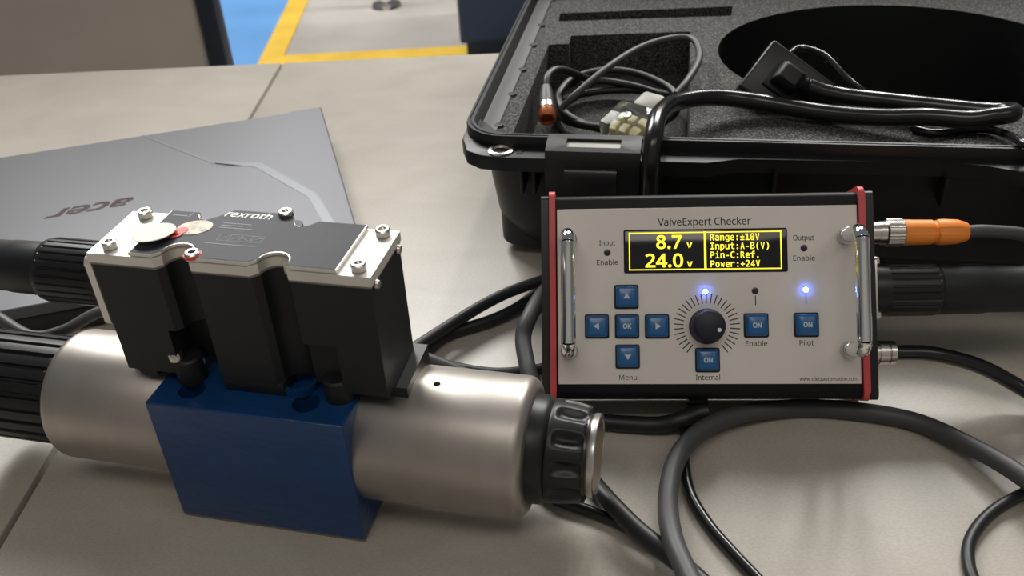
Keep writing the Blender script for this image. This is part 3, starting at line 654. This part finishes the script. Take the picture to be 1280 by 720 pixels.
# foam with pockets
SLOT = [(.0316, .2684), (.1817, .2854), (.1837, .3121), (.0303, .2905)]
POCK = [(.0295, .030), (.1483, .030), (.1470, .2440), (.0470, .2312), (.0474, .2115), (.0309, .2092)]
OV = [(.305+.136*math.cos(2*PI*i/56), .198+.118*math.sin(2*PI*i/56)) for i in range(56)]
def foam():
    bm = B(); z = .0862
    outer = rrect(.0178, CW-.0178, .0148, CD-.0148, .018, 6)
    def loop(pts, zz): 
        v = [bm.verts.new((a, b, zz)) for a, b in pts]
        return v
    edges = []
    def close(v): return [bm.edges.new((v[i], v[(i+1) % len(v)])) for i in range(len(v))]
    tops = []
    for pts, d in ((outer, None), (SLOT, .045), (POCK, .048), (OV, None)):
        v = loop(pts, z); edges += close(v); tops.append((v, pts, d))
    bmesh.ops.triangle_fill(bm, edges=edges, use_beauty=True)
    for v, pts, d in tops:
        if pts is OV: continue
        lo = loop(pts, d if d else .031); n = len(v)
        for i in range(n): bm.faces.new((v[i], v[(i+1) % n], lo[(i+1) % n], lo[i]))
        if d: bm.faces.new(lo)
    return bm
mk('foam_insert', foam(), M_foam, ks, label='speckled charcoal foam with cut-out pockets', smooth=False)
def well():
    bm = B(); loft(bm, [[(x, y, z) for x, y in OV] for z in (.0861, .0100)], cap0=False); return bm
wl = mk('well_liner', well(), M_well, ks, label='smooth black liner of the round well')
for f_ in wl.data.polygons: pass
for y in (.045, .100, .150, .205, .255):
    mk('foam_clip', lathe(B(), [(0, .0), (0, .0038), (.0012, .0030), (.0016, 0)], (.0178, y, .0866), (0, 0, 1), 14), M_case, ks)

# ------------------------------------------------------------ things lying in the case
def K(x, y, z): return KM @ Vector((x, y, z))
cc = empty('coiled_sensor_cable', mat=KM @ Matrix.Translation((.090, .125, .048)))
tag(cc, 'coiled black sensor cable with copper tipped plug in the foam pocket', 'cable')
ci = (KM @ Matrix.Translation((.090, .125, .048))).inverted()
pts = []
for i in range(46):
    t = 2*PI*i/13+2.4; k = i/46
    pts.append((.002+.046*math.cos(t)*(1+.05*math.sin(3*t+k)), .017+.050*math.sin(t)*(1+.06*math.cos(2*t+2*k)), .006+.016*k+.004*math.sin(t*1.3)))
tail = [ci @ Vector(p) for p in ((.0440, .640, .082), (.0560, .6405, .093), (.0809, .6666, .1005), (.1097, .701, .1015), (.1375, .718, .1015), (.1530, .7113, .1015), (.1497, .6716, .1015), (.1342, .6342, .100), (.1230, .6190, .096))]
mk('cable_coil', tube(B(), pts, .0030, 12, 5), M_cable, cc)
mk('cable_bow', tube(B(), tail, .0026, 12, 8), M_greyc, cc)
mk('cable_tie', tube(B(), [(-.030, .020, .024), (-.024, .012, .034), (-.018, .020, .028), (-.012, .012, .036)], .0012, 8), M_cable, cc)
p0 = ci @ Vector((.0345, .6640, .0800)); p1 = ci @ Vector((.0335, .6420, .0720)); d = (p1-p0)
def along(a, b): return (p0+d*a, d*b)
mk('plug_sleeve', lathe(B(), [(-.012, 0), (-.012, .0040), (0, .0056), (.008, .0060), (.008, 0)], p0, d, 28), M_greyc, cc)
mk('plug_nut', lathe(B(), [(.008, 0), (.008, .0066), (.013, .0068), (.0135, .0062), (.0135, 0)], p0, d, 32), M_nickel, cc)
mk('plug_tip', lathe(B(), [(.0135, 0), (.0135, .0064), (.0215, .0066), (.0225, .0060), (.0225, .0046), (.017, .0044), (.017, 0)], p0, d, 32), M_copper, cc, label='copper orange tip')
mk('cable_end', tube(B(), [p0-d*.3, p0-d*1.0+Vector((.002, 0, .001)), p0-d*1.6+Vector((.012, .006, -.006)), (-.020, .060, .016)], .0032, 12), M_cable, cc)

vp = empty('clear_terminal_plug', mat=KM @ Matrix.Translation((.1135, .060, .0600)) @ Matrix.Rotation(math.radians(-34), 4, 'Z') @ Matrix.Rotation(math.radians(16), 4, 'X'))
tag(vp, 'clear plastic square terminal plug with yellowish contacts beside the coil', 'plug')
mk('clear_housing', box(B(), (-.016, -.016, .018), (.016, .012, .036), .002, 2), M_clear, vp)
mk('grey_base', box(B(), (-.0165, -.0165, .004), (.0165, .0125, .018), .0015, 2), M_black, vp)
for x in (-.010, -.002, .006):
    for y in (-.011, -.002): mk('terminal', box(B(), (x, y, .0185), (x+.0055, y+.006, .030), .0008), M_pcb, vp)
mk('centre_screw', lathe(B(), [(0, 0), (0, .0030), (.0018, .0028), (.0018, .0012), (.001, 0)], (.0, -.003, .036), (0, 0, 1), 20), M_steel, vp)
mk('cable_gland', box(B(), (-.008, .0122, .020), (.010, .028, .035), .0025, 2), M_greyp, vp)

# power adapter brick leaning in the round well
bA = Vector((.1925, .631, .1285)); bB = Vector((.166, .613, .1035)); bC = Vector((.238, .612, .1035))
ey = (bA-bB).normalized(); ex = (bC-bA).normalized(); ex = (ex-ey*ex.dot(ey)).normalized(); ez = ex.cross(ey)
BM = Matrix((ex, ey, ez)).transposed().to_4x4(); BM.translation = bB
ab = empty('power_adapter', mat=BM)
tag(ab, 'black power adapter brick leaning in the round foam well', 'adapter')
mk('brick_body', box(B(), (0, -.002, -.019), (.060, .040, 0), .0025, 3), M_blacks, ab)
mk('inlet_frame', box(B(), (.012, .009, -.001), (.036, .031, .003), .001), M_black, ab)
mk('output_lead', tube(B(), [BM.inverted() @ Vector(p) for p in ((.206, .640, .112), (.218, .652, .112), (.232, .640, .110), (.241, .617, .102), (.2530, .598, .092), (.270, .600, .060))], .0024, 12), M_gloss, ab)
pc = empty('mains_cable', mat=BM)
tag(pc, 'thick glossy mains cable with moulded plug looping over the case rim', 'cable')
bi = BM.inverted()
mk('moulded_plug', loft(B(), [[(x, y, z) for x, y in rrect(.024-s*1.1, .024+s, .020-s*.9, .020+s*.9, .0015, 4)] for s, z in ((.0085, .0032), (.0088, .010), (.0075, .016), (.0055, .018))]), M_black, pc)
q0 = Vector((.0370, .0225, .0110)); q1 = Vector((.0480, .0255, .0120))
rel = B()
lathe(rel, [(-.010, 0), (-.010, .0065)]+[(-.008+.0022*i+dd, .0062-.0002*i if dd == 0 else .0052-.0002*i) for i in range(8) for dd in (0, .0013)]+[(.0105, 0)], q0, q1-q0, 24)
mk('strain_relief', rel, M_black, pc)
thick = [tuple(BM @ Vector((.038, .0228, .0111))), tuple(BM @ Vector((.049, .0258, .0120))), (.2330, .5925, .0985), (.2480, .5865, .0980), (.2753, .5719, .0985), (.3050, .5580, .0985), (.3165, .5510, .1000), (.3215, .5435, .1030), (.3170, .5360, .1045), (.3060, .5355, .1040), (.2930, .5395, .1010), (.2700, .5495, .1000), (.2453, .5605, .0965), (.2143, .5770, .0945), (.1772, .5950, .0965), (.1445, .5960, .1020), (.1162, .5800, .1070), (.0995, .5500, .1125), (.0922, .5260, .1090), (.0895, .5165, .0965), (.0893, .5145, .0780), (.0910, .5180, .0500), (.0965, .5220, .0200), (.112, .5230, .0080), (.135, .5200, .0068)]
mk('cable', tube(B(), [bi @ Vector(p) for p in thick], .0058, 16), M_gloss, pc)
tn = mk('thin_lead', tube(B(), [(0.2661, 0.5565, 0.0893), (0.2726, 0.5494, 0.0893), (0.2789, 0.5472, 0.0893), (0.2916, 0.5491, 0.0893), (0.3072, 0.5493, 0.0893), (0.3145, 0.5385, 0.0915), (0.3062, 0.4999, 0.1034), (0.3116, 0.4866, 0.1), (0.3159, 0.475, 0.09), (0.3198, 0.4712, 0.05), (0.3241, 0.4626, 0.007), (0.3437, 0.4383, 0.0033), (0.3888, 0.4088, 0.0033)], .0026, 12), M_gloss, label='thin glossy lead crossing the front rim at the right edge', cat='cable')
